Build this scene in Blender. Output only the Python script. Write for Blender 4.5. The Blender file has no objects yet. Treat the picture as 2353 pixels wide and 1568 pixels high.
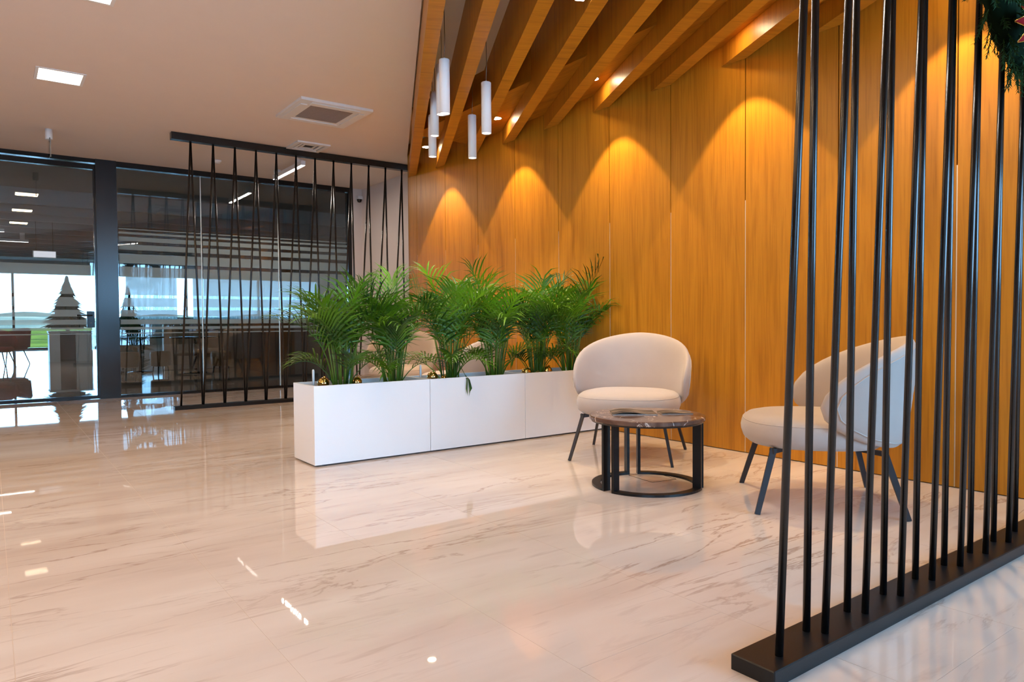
import bpy, bmesh, math, random
from mathutils import Vector, Matrix
S = bpy.context.scene
COL = S.collection
PI = math.pi
rnd = random.Random(7)

# ------------------------------------------------------------------ camera
F_PX, YAW, PITCH, ROLL = 1623.53, 0.63672126, -0.02661659, -0.00760585
fw = Vector((math.sin(YAW)*math.cos(PITCH), math.cos(YAW)*math.cos(PITCH), math.sin(PITCH)))
rt = Vector((math.cos(YAW), -math.sin(YAW), 0.0))
up = rt.cross(fw)
r2 = rt*math.cos(ROLL) + up*math.sin(ROLL)
u2 = -rt*math.sin(ROLL) + up*math.cos(ROLL)
cam_d = bpy.data.cameras.new('camera')
cam_d.sensor_width = 36.0
cam_d.lens = F_PX/2353*36.0
cam_d.clip_end = 3000
cam = bpy.data.objects.new('camera', cam_d)
COL.objects.link(cam)
cam.matrix_world = Matrix(((r2.x, u2.x, -fw.x, 0), (r2.y, u2.y, -fw.y, 0), (r2.z, u2.z, -fw.z, 1.0), (0, 0, 0, 1)))
S.camera = cam

# ------------------------------------------------------------------ sky, exposure
SKY_STRENGTH = 17.0
EXPOSURE = -0.06
w = bpy.data.worlds.new('sky'); S.world = w; w.use_nodes = True
wb = w.node_tree.nodes['Background']
wb.inputs[0].default_value = (0.30, 0.62, 1.0, 1); wb.inputs[1].default_value = SKY_STRENGTH
S.view_settings.view_transform = 'Standard'
S.view_settings.look = 'None'
S.view_settings.exposure = EXPOSURE
S.view_settings.gamma = 1.0
S.view_settings.use_curve_mapping = False
cy = S.cycles
cy.max_bounces = 9; cy.diffuse_bounces = 4; cy.glossy_bounces = 5; cy.transmission_bounces = 4
cy.transparent_max_bounces = 24; cy.caustics_reflective = False; cy.caustics_refractive = False
cy.sample_clamp_indirect = 6.0; cy.use_denoising = True

WARM = (1.0, 0.64, 0.31)
SPOTC = (1.0, 0.70, 0.34)
P_PANEL, P_SPOT, P_PEND, P_LINE, P_BEAM = 22.0, 135.0, 36.0, 26.0, 30.0

def area_light(name, loc, sx, sy, power, color, portal=False, rot=(0, 0, 0), parent=None):
    d = bpy.data.lights.new(name, 'AREA'); d.shape = 'RECTANGLE'; d.size = sx; d.size_y = sy
    d.energy = power; d.color = color
    if portal: d.cycles.is_portal = True
    o = bpy.data.objects.new(name, d); COL.objects.link(o)
    o.location = loc; o.rotation_euler = rot
    if parent: o.parent = parent
    return o
# daylight portals at the window openings (behind the camera and at the far end of the hall)
WIN_Y = -2.6
area_light('window_portal', (-2.75, WIN_Y+0.06, 1.61), 2.9, 2.98, 1.0, (1, 1, 1), True, (PI/2, 0, PI))
area_light('window_portal', (6.18, WIN_Y+0.06, 1.58), 7.44, 2.64, 1.0, (1, 1, 1), True, (PI/2, 0, PI))
area_light('window_portal', (1.5, 35.4, 1.6), 25.0, 3.2, 1.0, (1, 1, 1), True, (-PI/2, 0, PI))

# ------------------------------------------------------------------ materials
def nmat(name):
    m = bpy.data.materials.new(name); m.use_nodes = True
    nt = m.node_tree
    return m, nt, nt.nodes, nt.links, nt.nodes['Principled BSDF']
def plain(name, col, rough=0.5, metal=0.0, spec=0.5, bump=0.0, bscale=80.0, vary=0.0, vscale=4.0, sheen=0.0, coat=0.0):
    m, nt, N, L, b = nmat(name)
    b.inputs['Base Color'].default_value = (*col, 1)
    b.inputs['Roughness'].default_value = rough; b.inputs['Metallic'].default_value = metal
    b.inputs['Specular IOR Level'].default_value = spec
    if sheen: b.inputs['Sheen Weight'].default_value = sheen; b.inputs['Sheen Roughness'].default_value = 0.4
    if coat: b.inputs['Coat Weight'].default_value = coat; b.inputs['Coat Roughness'].default_value = 0.05
    tc = N.new('ShaderNodeTexCoord')
    if vary:
        n = N.new('ShaderNodeTexNoise'); n.inputs['Scale'].default_value = vscale; n.inputs['Detail'].default_value = 4
        L.new(tc.outputs['Object'], n.inputs['Vector'])
        mx = N.new('ShaderNodeMix'); mx.data_type = 'RGBA'
        mx.inputs['A'].default_value = (*[c*(1-vary) for c in col], 1); mx.inputs['B'].default_value = (*[min(1, c*(1+vary)) for c in col], 1)
        L.new(n.outputs['Fac'], mx.inputs['Factor']); L.new(mx.outputs['Result'], b.inputs['Base Color'])
    if bump:
        n = N.new('ShaderNodeTexNoise'); n.inputs['Scale'].default_value = bscale; n.inputs['Detail'].default_value = 3
        L.new(tc.outputs['Object'], n.inputs['Vector'])
        bp = N.new('ShaderNodeBump'); bp.inputs['Strength'].default_value = bump; bp.inputs['Distance'].default_value = 0.002
        L.new(n.outputs['Fac'], bp.inputs['Height']); L.new(bp.outputs['Normal'], b.inputs['Normal'])
    return m
def ramp(N, pts):
    r = N.new('ShaderNodeValToRGB'); e = r.color_ramp.elements
    e[0].position, e[0].color = pts[0][0], (*pts[0][1], 1)
    e[1].position, e[1].color = pts[-1][0], (*pts[-1][1], 1)
    for p, c in pts[1:-1]:
        x = e.new(p); x.color = (*c, 1)
    return r
def wood(name, scale, rough=0.36, dark=1.0, island=True):
    """oak veneer; scale = noise scale along object x, y, z (small along the grain)"""
    m, nt, N, L, b = nmat(name)
    tc = N.new('ShaderNodeTexCoord'); mp = N.new('ShaderNodeMapping'); L.new(tc.outputs['Object'], mp.inputs['Vector'])
    mp.inputs['Scale'].default_value = scale
    oi = N.new('ShaderNodeObjectInfo')
    ad = N.new('ShaderNodeVectorMath'); ad.operation = 'MULTIPLY_ADD'
    L.new(oi.outputs['Random'], ad.inputs[0]); ad.inputs[1].default_value = (31, 47, 23); L.new(mp.outputs['Vector'], ad.inputs[2])
    n1 = N.new('ShaderNodeTexNoise'); n1.inputs['Scale'].default_value = 1.0; n1.inputs['Detail'].default_value = 5; n1.inputs['Distortion'].default_value = 0.9
    L.new(ad.outputs[0], n1.inputs['Vector'])
    sc = N.new('ShaderNodeVectorMath'); sc.operation = 'MULTIPLY'; sc.inputs[1].default_value = (7, 7, 3); L.new(ad.outputs[0], sc.inputs[0])
    n2 = N.new('ShaderNodeTexNoise'); n2.inputs['Scale'].default_value = 1.0; n2.inputs['Detail'].default_value = 3
    L.new(sc.outputs[0], n2.inputs['Vector'])
    d = dark
    r1 = ramp(N, [(0.28, (0.42*d, 0.160*d, 0.011*d)), (0.47, (0.56*d, 0.228*d, 0.017*d)), (0.58, (0.60*d, 0.252*d, 0.020*d)), (0.74, (0.49*d, 0.190*d, 0.013*d))])
    L.new(n1.outputs['Fac'], r1.inputs['Fac'])
    r2_ = ramp(N, [(0.34, (0.80, 0.76, 0.72)), (0.50, (1, 1, 1)), (0.8, (1.04, 1.03, 1.0))])
    L.new(n2.outputs['Fac'], r2_.inputs['Fac'])
    mx = N.new('ShaderNodeMix'); mx.data_type = 'RGBA'; mx.blend_type = 'MULTIPLY'; mx.inputs['Factor'].default_value = 0.8
    L.new(r1.outputs['Color'], mx.inputs['A']); L.new(r2_.outputs['Color'], mx.inputs['B'])
    L.new(mx.outputs['Result'], b.inputs['Base Color'])
    b.inputs['Roughness'].default_value = rough; b.inputs['Specular IOR Level'].default_value = 0.35
    bp = N.new('ShaderNodeBump'); bp.inputs['Strength'].default_value = 0.12; bp.inputs['Distance'].default_value = 0.001
    L.new(n2.outputs['Fac'], bp.inputs['Height']); L.new(bp.outputs['Normal'], b.inputs['Normal'])
    return m
def marble_floor():
    m, nt, N, L, b = nmat('polished_marble')
    geo = N.new('ShaderNodeNewGeometry')
    mp = N.new('ShaderNodeMapping'); mp.inputs['Rotation'].default_value = (0, 0, math.radians(44)); mp.inputs['Scale'].default_value = (0.50, 2.7, 1)
    L.new(geo.outputs['Position'], mp.inputs['Vector'])
    # fine veins: narrow band around the middle of a warped noise
    n1 = N.new('ShaderNodeTexNoise'); n1.inputs['Scale'].default_value = 1.0; n1.inputs['Detail'].default_value = 9; n1.inputs['Roughness'].default_value = 0.60; n1.inputs['Distortion'].default_value = 0.6
    L.new(mp.outputs['Vector'], n1.inputs['Vector'])
    v1 = ramp(N, [(0.487, (0, 0, 0)), (0.499, (1, 1, 1)), (0.501, (1, 1, 1)), (0.513, (0, 0, 0))])
    L.new(n1.outputs['Fac'], v1.inputs['Fac'])
    n3 = N.new('ShaderNodeTexNoise'); n3.inputs['Scale'].default_value = 0.8; n3.inputs['Detail'].default_value = 3
    L.new(geo.outputs['Position'], n3.inputs['Vector'])
    msk = ramp(N, [(0.40, (0, 0, 0)), (0.60, (1, 1, 1))]); L.new(n3.outputs['Fac'], msk.inputs['Fac'])
    mul = N.new('ShaderNodeMath'); mul.operation = 'MULTIPLY'; L.new(v1.outputs['Color'], mul.inputs[0]); L.new(msk.outputs['Color'], mul.inputs[1])
    # short dashes
    mp2 = N.new('ShaderNodeMapping'); mp2.inputs['Rotation'].default_value = (0, 0, math.radians(41)); mp2.inputs['Scale'].default_value = (3.0, 20, 1)
    L.new(geo.outputs['Position'], mp2.inputs['Vector'])
    n2 = N.new('ShaderNodeTexNoise'); n2.inputs['Scale'].default_value = 1.0; n2.inputs['Detail'].default_value = 4; n2.inputs['Distortion'].default_value = 0.5
    L.new(mp2.outputs['Vector'], n2.inputs['Vector'])
    v2 = ramp(N, [(0.60, (0, 0, 0)), (0.76, (1, 1, 1))]); L.new(n2.outputs['Fac'], v2.inputs['Fac'])
    n4 = N.new('ShaderNodeTexNoise'); n4.inputs['Scale'].default_value = 1.3; n4.inputs['Detail'].default_value = 4
    L.new(mp.outputs['Vector'], n4.inputs['Vector'])
    base = ramp(N, [(0.3, (0.57, 0.47, 0.41)), (0.5, (0.645, 0.55, 0.49)), (0.7, (0.70, 0.615, 0.56))]); L.new(n4.outputs['Fac'], base.inputs['Fac'])
    a = N.new('ShaderNodeMix'); a.data_type = 'RGBA'; a.inputs['B'].default_value = (0.30, 0.19, 0.14, 1)
    k = N.new('ShaderNodeMath'); k.operation = 'MULTIPLY'; k.inputs[1].default_value = 0.72; L.new(mul.outputs[0], k.inputs[0])
    L.new(base.outputs['Color'], a.inputs['A']); L.new(k.outputs[0], a.inputs['Factor'])
    c = N.new('ShaderNodeMix'); c.data_type = 'RGBA'; c.inputs['B'].default_value = (0.36, 0.25, 0.20, 1)
    k2 = N.new('ShaderNodeMath'); k2.operation = 'MULTIPLY'; k2.inputs[1].default_value = 0.38; L.new(v2.outputs['Color'], k2.inputs[0])
    L.new(a.outputs['Result'], c.inputs['A']); L.new(k2.outputs[0], c.inputs['Factor'])
    L.new(c.outputs['Result'], b.inputs['Base Color'])
    b.inputs['Roughness'].default_value = 0.018; b.inputs['Specular IOR Level'].default_value = 0.62
    return m
def table_marble():
    m, nt, N, L, b = nmat('brown_marble')
    tc = N.new('ShaderNodeTexCoord')
    n1 = N.new('ShaderNodeTexNoise'); n1.inputs['Scale'].default_value = 5.0; n1.inputs['Detail'].default_value = 7; n1.inputs['Distortion'].default_value = 1.5
    L.new(tc.outputs['Object'], n1.inputs['Vector'])
    base = ramp(N, [(0.3, (0.07, 0.036, 0.025)), (0.5, (0.13, 0.072, 0.052)), (0.7, (0.20, 0.125, 0.09))]); L.new(n1.outputs['Fac'], base.inputs['Fac'])
    n2 = N.new('ShaderNodeTexNoise'); n2.inputs['Scale'].default_value = 3.2; n2.inputs['Detail'].default_value = 5; n2.inputs['Distortion'].default_value = 2.2
    L.new(tc.outputs['Object'], n2.inputs['Vector'])
    v = ramp(N, [(0.485, (0, 0, 0)), (0.499, (1, 1, 1)), (0.501, (1, 1, 1)), (0.515, (0, 0, 0))]); L.new(n2.outputs['Fac'], v.inputs['Fac'])
    mx = N.new('ShaderNodeMix'); mx.data_type = 'RGBA'; mx.inputs['B'].default_value = (0.62, 0.50, 0.42, 1)
    L.new(v.outputs['Color'], mx.inputs['Factor']); L.new(base.outputs['Color'], mx.inputs['A'])
    L.new(mx.outputs['Result'], b.inputs['Base Color']); b.inputs['Roughness'].default_value = 0.13; b.inputs['Specular IOR Level'].default_value = 0.2
    return m
def glow(name, col, strength):
    m, nt, N, L, b = nmat(name)
    b.inputs['Base Color'].default_value = (0.9, 0.9, 0.9, 1)
    b.inputs['Emission Color'].default_value = (*col, 1); b.inputs['Emission Strength'].default_value = strength
    return m
def clear_glass(name, tint, ior=1.65, extra=0.0):
    m = bpy.data.materials.new(name); m.use_nodes = True; nt = m.node_tree; N = nt.nodes; L = nt.links
    N.clear(); o = N.new('ShaderNodeOutputMaterial'); t = N.new('ShaderNodeBsdfTransparent'); t.inputs[0].default_value = (*tint, 1)
    g = N.new('ShaderNodeBsdfGlossy'); g.inputs['Roughness'].default_value = 0.0
    f = N.new('ShaderNodeFresnel'); f.inputs[0].default_value = ior
    ad = N.new('ShaderNodeMath'); ad.inputs[1].default_value = extra; L.new(f.outputs[0], ad.inputs[0])
    mx = N.new('ShaderNodeMixShader'); L.new(ad.outputs[0], mx.inputs[0]); L.new(t.outputs[0], mx.inputs[1]); L.new(g.outputs[0], mx.inputs[2])
    L.new(mx.outputs[0], o.inputs[0])
    return m
def film(name, col, opac):
    m = bpy.data.materials.new(name); m.use_nodes = True; nt = m.node_tree; N = nt.nodes; L = nt.links
    N.clear(); o = N.new('ShaderNodeOutputMaterial'); t = N.new('ShaderNodeBsdfTransparent')
    tr = N.new('ShaderNodeBsdfTranslucent'); tr.inputs[0].default_value = (*col, 1)
    df = N.new('ShaderNodeBsdfDiffuse'); df.inputs[0].default_value = (*col, 1)
    a = N.new('ShaderNodeMixShader'); a.inputs[0].default_value = 0.5; L.new(tr.outputs[0], a.inputs[1]); L.new(df.outputs[0], a.inputs[2])
    mx = N.new('ShaderNodeMixShader'); mx.inputs[0].default_value = opac; L.new(t.outputs[0], mx.inputs[1]); L.new(a.outputs[0], mx.inputs[2])
    L.new(mx.outputs[0], o.inputs[0])
    return m
def leafmat(name, c1, c2, vs=2.5):
    m, nt, N, L, b = nmat(name)
    tc = N.new('ShaderNodeTexCoord'); n = N.new('ShaderNodeTexNoise'); n.inputs['Scale'].default_value = vs; n.inputs['Detail'].default_value = 4
    oi = N.new('ShaderNodeObjectInfo'); ad = N.new('ShaderNodeVectorMath'); ad.operation = 'ADD'
    L.new(tc.outputs['Object'], ad.inputs[0]); L.new(oi.outputs['Random'], ad.inputs[1]); L.new(ad.outputs[0], n.inputs['Vector'])
    r = ramp(N, [(0.36, c1), (0.66, c2)]); L.new(n.outputs['Fac'], r.inputs['Fac'])
    L.new(r.outputs['Color'], b.inputs['Base Color']); b.inputs['Roughness'].default_value = 0.38
    tr = N.new('ShaderNodeBsdfTranslucent'); L.new(r.outputs['Color'], tr.inputs[0])
    mx = N.new('ShaderNodeMixShader'); mx.inputs[0].default_value = 0.18
    L.new(b.outputs[0], mx.inputs[1]); L.new(tr.outputs[0], mx.inputs[2]); L.new(mx.outputs[0], N['Material Output'].inputs[0])
    return m

M = dict(
    floor=marble_floor(),
    grout=plain('grout', (0.62, 0.52, 0.45), 0.6),
    ceiling=plain('ceiling_paint', (0.80, 0.69, 0.61), 0.75, spec=0.2, bump=0.05, bscale=120, vary=0.02),
    wallpaint=plain('wall_paint', (0.76, 0.66, 0.60), 0.7, spec=0.2, bump=0.05, bscale=150),
    wallbrown=plain('brown_wall_paint', (0.26, 0.19, 0.15), 0.8, spec=0.2),
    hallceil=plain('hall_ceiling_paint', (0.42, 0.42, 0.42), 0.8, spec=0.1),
    wallwood=wood('oak_veneer_wall', (9.0, 9.0, 0.75), 0.36, 0.92),
    beamwood=wood('oak_veneer_beam', (0.9, 17.0, 0.9), 0.4, 0.9),
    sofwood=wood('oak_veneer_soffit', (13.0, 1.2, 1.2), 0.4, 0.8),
    inlay=plain('aluminium_inlay', (0.80, 0.74, 0.70), 0.4, 0.3),
    groove=plain('dark_groove', (0.05, 0.03, 0.015), 0.8),
    black=plain('black_steel', (0.005, 0.0045, 0.005), 0.24, 0.0, 0.6, bump=0.08, bscale=300),
    blackmatte=plain('matte_black_steel', (0.006, 0.006, 0.007), 0.38, 0.0, 0.35, bump=0.08, bscale=300),
    frame=plain('dark_frame', (0.003, 0.004, 0.006), 0.20, 0.0, 0.5),
    post=plain('satin_post', (0.001, 0.004, 0.008), 0.22, 0.0, 0.7),
    leg=plain('charcoal_leg', (0.020, 0.019, 0.024), 0.42, bump=0.05, bscale=300),
    glass=clear_glass('tinted_glass', (0.89, 0.93, 0.925), 1.6, 0.02),
    wclear=clear_glass('window_glass', (0.97, 0.985, 0.985), 1.3),
    film=film('frosted_film', (0.64, 0.72, 0.69), 0.36),
    edge=plain('glass_edge', (0.62, 0.68, 0.66), 0.2),
    fabric=plain('beige_velvet', (0.475, 0.40, 0.358), 0.85, spec=0.2, bump=0.35, bscale=500, vary=0.05, vscale=9, sheen=0.35),
    planter=plain('white_lacquer', (0.84, 0.83, 0.82), 0.34, bump=0.02, bscale=40),
    pgrey=plain('planter_liner', (0.50, 0.48, 0.47), 0.6),
    dark=plain('dark_gap', (0.03, 0.03, 0.035), 0.8),
    soil=plain('potting_soil', (0.055, 0.040, 0.030), 0.95, bump=1.0, bscale=60, vary=0.4, vscale=30),
    tmarble=table_marble(),
    gold=plain('gold_bauble', (0.80, 0.52, 0.16), 0.12, 1.0),
    white=plain('white_plastic', (0.82, 0.80, 0.78), 0.4),
    whitemet=plain('white_lamp_tube', (0.84, 0.83, 0.83), 0.45),
    cable=plain('steel_cable', (0.20, 0.17, 0.14), 0.4, 0.6),
    grille=plain('grille_grey', (0.34, 0.28, 0.25), 0.7),
    panelglow=glow('panel_diffuser', (1.0, 0.95, 0.86), 7.0),
    lineglow=glow('line_diffuser', (1.0, 0.93, 0.95), 7.0),
    spotglow=glow('spot_lens', (1.0, 0.80, 0.48), 120.0),
    pendglow=glow('pendant_lens', (1.0, 0.92, 0.84), 6.0),
    signglow=glow('exit_sign_face', (0.93, 0.88, 0.97), 0.9),
    leaf=leafmat('palm_leaf', (0.005, 0.042, 0.003), (0.125, 0.31, 0.005)),  # random leaf tone, widened to stand in for highlights and shade
    stem=leafmat('palm_stem', (0.05, 0.13, 0.012), (0.20, 0.26, 0.04)),
    fir=plain('fir_needle', (0.014, 0.048, 0.012), 0.75, spec=0.15, vary=0.6, vscale=14),
    fircore=plain('fir_core', (0.004, 0.010, 0.004), 0.95, spec=0.05),
    hallfir=plain('hall_fir', (0.035, 0.08, 0.075), 0.8, vary=0.3, vscale=12),
    red=plain('red_petal', (0.24, 0.002, 0.005), 0.7, spec=0.1),
    silver=plain('silver_sprig', (0.62, 0.66, 0.58), 0.35, 0.3),
    redchair=plain('dark_red_felt', (0.10, 0.0015, 0.004), 0.8),
    brownseat=plain('brown_leather', (0.13, 0.075, 0.035), 0.5),
    counter=plain('counter_laminate', (0.20, 0.16, 0.13), 0.5),
    desk=plain('pale_desk', (0.55, 0.58, 0.60), 0.4),
    sheer=film('sheer_curtain', (0.27, 0.32, 0.32), 0.90),
    paper=plain('magazine_page', (0.55, 0.52, 0.48), 0.45),
    acrylic=clear_glass('clear_acrylic', (0.95, 0.96, 0.95), 1.5, 0.05),
)
# magazine cover: dark printed bands
def cover_mat():
    m, nt, N, L, b = nmat('magazine_cover')
    tc = N.new('ShaderNodeTexCoord'); mp = N.new('ShaderNodeMapping'); mp.inputs['Scale'].default_value = (6, 40, 1); L.new(tc.outputs['Object'], mp.inputs[0])
    n = N.new('ShaderNodeTexNoise'); n.inputs['Scale'].default_value = 1.0; n.inputs['Detail'].default_value = 2; L.new(mp.outputs[0], n.inputs[0])
    r = ramp(N, [(0.36, (0.015, 0.012, 0.010)), (0.50, (0.07, 0.052, 0.042)), (0.60, (0.36, 0.28, 0.22))]); L.new(n.outputs['Fac'], r.inputs[0])
    L.new(r.outputs[0], b.inputs['Base Color']); b.inputs['Roughness'].default_value = 0.55; b.inputs['Specular IOR Level'].default_value = 0.2
    return m
M['cover'] = cover_mat()
def field_mat(name, c1, c2, sc):
    m, nt, N, L, b = nmat(name)
    geo = N.new('ShaderNodeNewGeometry'); mp = N.new('ShaderNodeMapping'); mp.inputs['Scale'].default_value = (sc, sc*0.5, 1); L.new(geo.outputs['Position'], mp.inputs[0])
    n = N.new('ShaderNodeTexNoise'); n.inputs['Scale'].default_value = 1.0; n.inputs['Detail'].default_value = 6; L.new(mp.outputs[0], n.inputs[0])
    r = ramp(N, [(0.35, c1), (0.65, c2)]); L.new(n.outputs['Fac'], r.inputs[0]); L.new(r.outputs[0], b.inputs['Base Color'])
    b.inputs['Roughness'].default_value = 1.0; b.inputs['Specular IOR Level'].default_value = 0.0
    return m
M['field'] = field_mat('meadow', (0.026, 0.034, 0.007), (0.085, 0.085, 0.013), 0.25)
M['hill'] = field_mat('distant_hill', (0.06, 0.065, 0.05), (0.17, 0.13, 0.09), 0.02)  # pale tone puts distance haze into the hill colour

# ------------------------------------------------------------------ mesh helpers
class MB:
    def __init__(s): s.v = []; s.f = []; s.smooth = set()
    def add(s, vs, fs, smooth=False):
        b = len(s.v); s.v += [tuple(x) for x in vs]
        for q in fs:
            if smooth: s.smooth.add(len(s.f))
            s.f.append([i+b for i in q])
    def box(s, x0, x1, y0, y1, z0, z1):
        s.add([(x0, y0, z0), (x1, y0, z0), (x1, y1, z0), (x0, y1, z0), (x0, y0, z1), (x1, y0, z1), (x1, y1, z1), (x0, y1, z1)],
              [(0, 3, 2, 1), (4, 5, 6, 7), (0, 1, 5, 4), (1, 2, 6, 5), (2, 3, 7, 6), (3, 0, 4, 7)]); return s
    def bbox(s, x0, x1, y0, y1, z0, z1, c=0.004):
        """box with chamfered vertical and top edges"""
        pts = lambda d: [(x0+d, y0), (x1-d, y0), (x1, y0+d), (x1, y1-d), (x1-d, y1), (x0+d, y1), (x0, y1-d), (x0, y0+d)]
        def ring(d, ins, z):
            return [(min(max(px, x0+ins), x1-ins), min(max(py, y0+ins), y1-ins), z) for px, py in pts(d+ins)]
        rings = [ring(c, 0, z0), ring(c, 0, z1-c), ring(c*0.5, c, z1)]
        vs = sum(rings, []); n = 8
        fs = [tuple(range(n-1, -1, -1)), tuple(range(2*n, 3*n))]
        for k in range(2):
            for i in range(n):
                j = (i+1) % n; fs.append((k*n+i, k*n+j, (k+1)*n+j, (k+1)*n+i))
        s.add(vs, fs); return s
    def prism(s, poly, z0, z1):
        """poly counter-clockwise in xy"""
        n = len(poly)
        vs = [(p[0], p[1], z0) for p in poly] + [(p[0], p[1], z1) for p in poly]
        fs = [tuple(range(n-1, -1, -1)), tuple(range(n, 2*n))] + [(i, (i+1) % n, n+(i+1) % n, n+i) for i in range(n)]
        s.add(vs, fs); return s
    def tube(s, pts, rads, n=10, caps=True, smooth=True, sq=None):
        pts = [Vector(p) for p in pts]
        if not isinstance(rads, (list, tuple)): rads = [rads]*len(pts)
        rings = []; prev = None
        for i, p in enumerate(pts):
            t = (pts[min(i+1, len(pts)-1)] - pts[max(i-1, 0)]).normalized()
            if prev is None:
                a = Vector((0, 0, 1)) if abs(t.z) < 0.9 else Vector((1, 0, 0))
                prev = (a - t*a.dot(t)).normalized()
            else:
                prev = (prev - t*prev.dot(t)).normalized()
            bn = t.cross(prev)
            if sq:
                hx, hy = sq[0]*rads[i], sq[1]*rads[i]
                rings.append([p+prev*hx*cx_+bn*hy*cy_ for cx_, cy_ in ((1, 1), (-1, 1), (-1, -1), (1, -1))])
            else:
                rings.append([p + (prev*math.cos(2*PI*k/n)+bn*math.sin(2*PI*k/n))*rads[i] for k in range(n)])
        m = 4 if sq else n
        vs = [v for r in rings for v in r]; fs = []
        for i in range(len(rings)-1):
            for k in range(m):
                j = (k+1) % m; fs.append((i*m+k, i*m+j, (i+1)*m+j, (i+1)*m+k))
        s.add(vs, fs, smooth and not sq)
        if caps:
            b = len(s.v)-len(vs)
            s.f.append([b+i for i in range(m-1, -1, -1)]); s.f.append([b+(len(rings)-1)*m+i for i in range(m)])
        return s
    def lathe(s, prof, n=32, c=(0, 0), smooth=True):
        vs = []; fs = []
        for r, z in prof:
            for k in range(n):
                a = 2*PI*k/n; vs.append((c[0]+r*math.cos(a), c[1]+r*math.sin(a), z))
        for i in range(len(prof)-1):
            for k in range(n):
                j = (k+1) % n; fs.append((i*n+k, i*n+j, (i+1)*n+j, (i+1)*n+k))
        s.add(vs, fs, smooth)
        b = len(s.v)-len(vs)
        if prof[0][0] > 1e-6: s.f.append([b+k for k in range(n-1, -1, -1)])
        if prof[-1][0] > 1e-6: s.f.append([b+(len(prof)-1)*n+k for k in range(n)])
        return s
    def ring_sector(s, r0, r1, a0, a1, z0, z1, n=16, c=(0, 0)):
        vs = []; fs = []
        for i in range(n+1):
            a = a0+(a1-a0)*i/n
            for r, z in ((r0, z0), (r1, z0), (r1, z1), (r0, z1)): vs.append((c[0]+r*math.cos(a), c[1]+r*math.sin(a), z))
        for i in range(n):
            for k in range(4):
                j = (k+1) % 4; fs.append((i*4+k, i*4+j, i*4+4+j, i*4+4+k))
        fs += [(3, 2, 1, 0), (n*4, n*4+1, n*4+2, n*4+3)]
        s.add(vs, fs); return s
    def mesh(s, name):
        me = bpy.data.meshes.new(name); me.from_pydata(s.v, [], s.f); me.update()
        if s.smooth:
            for p in me.polygons:
                if p.index in s.smooth: p.use_smooth = True
        return me
    def build(s, name, mat, parent=None, fix=True):
        me = s.mesh(name); me.materials.append(mat)
        if fix:
            bm = bmesh.new(); bm.from_mesh(me); bmesh.ops.recalc_face_normals(bm, faces=bm.faces); bm.to_mesh(me); bm.free()
        return link(name, me, parent)
def link(name, me, parent=None):
    o = bpy.data.objects.new(name, me); COL.objects.link(o)
    if parent: o.parent = parent
    return o
def tag(o, label=None, cat=None, group=None, kind=None):
    if label: o['label'] = label
    if cat: o['category'] = cat
    if group: o['group'] = group
    if kind: o['kind'] = kind
    return o
def thing(name, label, cat, loc=(0, 0, 0), rz=0.0, group=None):
    o = bpy.data.objects.new(name, None); COL.objects.link(o); o.empty_display_size = 0.1
    o.location = loc; o.rotation_euler = (0, 0, rz)
    return tag(o, label, cat, group)
def struct(name, label=None):
    o = bpy.data.objects.new(name, None); COL.objects.link(o); o.empty_display_size = 0.1
    o['kind'] = 'structure'
    if label: o['label'] = label
    return o
def kids(o): return [c for c in COL.objects if c.parent == o]
def dup(root, loc, rz, label, group=None):
    r = root.copy(); COL.objects.link(r); r.location = loc; r.rotation_euler = (0, 0, rz); r['label'] = label
    if group: r['group'] = group
    for ch in kids(root):
        c = ch.copy(); COL.objects.link(c); c.parent = r
        for g in kids(ch):
            d = g.copy(); COL.objects.link(d); d.parent = c
    return r

# ------------------------------------------------------------------ key dimensions (metres)
WX = 4.57          # face of the wood wall
GY = 11.07         # glass wall
ZC = 3.24          # white ceiling
ZR = 3.40          # raised ceiling above the beams
ZB, ZS = 2.95, 3.10  # underside of beams and of the soffit
XS = 3.84          # front edge of the soffit
HY = 36.0          # window wall of the hall
bd = Vector((0.4514, 0.8923)); bn = Vector((0.8923, -0.4514))
BO = [0.245+0.325*k for k in range(13)]     # left offsets of the beams, 0.10 wide
BW = 0.10
def at_x(o, x): return (x*bn.x - o)/(-bn.y)      # y where the line of offset o meets X = x
def at_y(o, y): return (o - y*bn.y)/bn.x

# ------------------------------------------------------------------ floor
fl = struct('floor')
MB().box(-12, 17, WIN_Y-0.2, HY+0.3, -0.12, -0.0008).build('floor_slab', M['grout'], fl)
TW, TL, G = 0.6525, 1.3, 0.0006
tile_cache = {}
x0 = 0.038 - 14*TW
for i in range(22):
    xa, xb = x0+i*TW, min(x0+(i+1)*TW, WX+0.6)
    ofs = 0.65 if i % 2 else 0.0
    for j in range(-1, 12):
        ya, yb = max(0.205+ofs+(j-2)*TL, WIN_Y), min(0.205+ofs+(j-1)*TL, GY+0.1)
        if yb-ya < 0.05: continue
        key = (round(xb-xa, 3), round(yb-ya, 3))
        if key not in tile_cache:
            mb = MB(); mb.box(G, key[0]-G, G, key[1]-G, -0.0007, 0.0)
            me = mb.mesh('floor_tile'); me.materials.append(M['floor']); tile_cache[key] = me
        t = link('floor_tile', tile_cache[key], fl); t.location = (xa, ya, 0)
MB().box(-12, 17, GY+0.1, HY+0.3, -0.0007, 0.0).build('hall_paving', M['floor'], fl)

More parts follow.
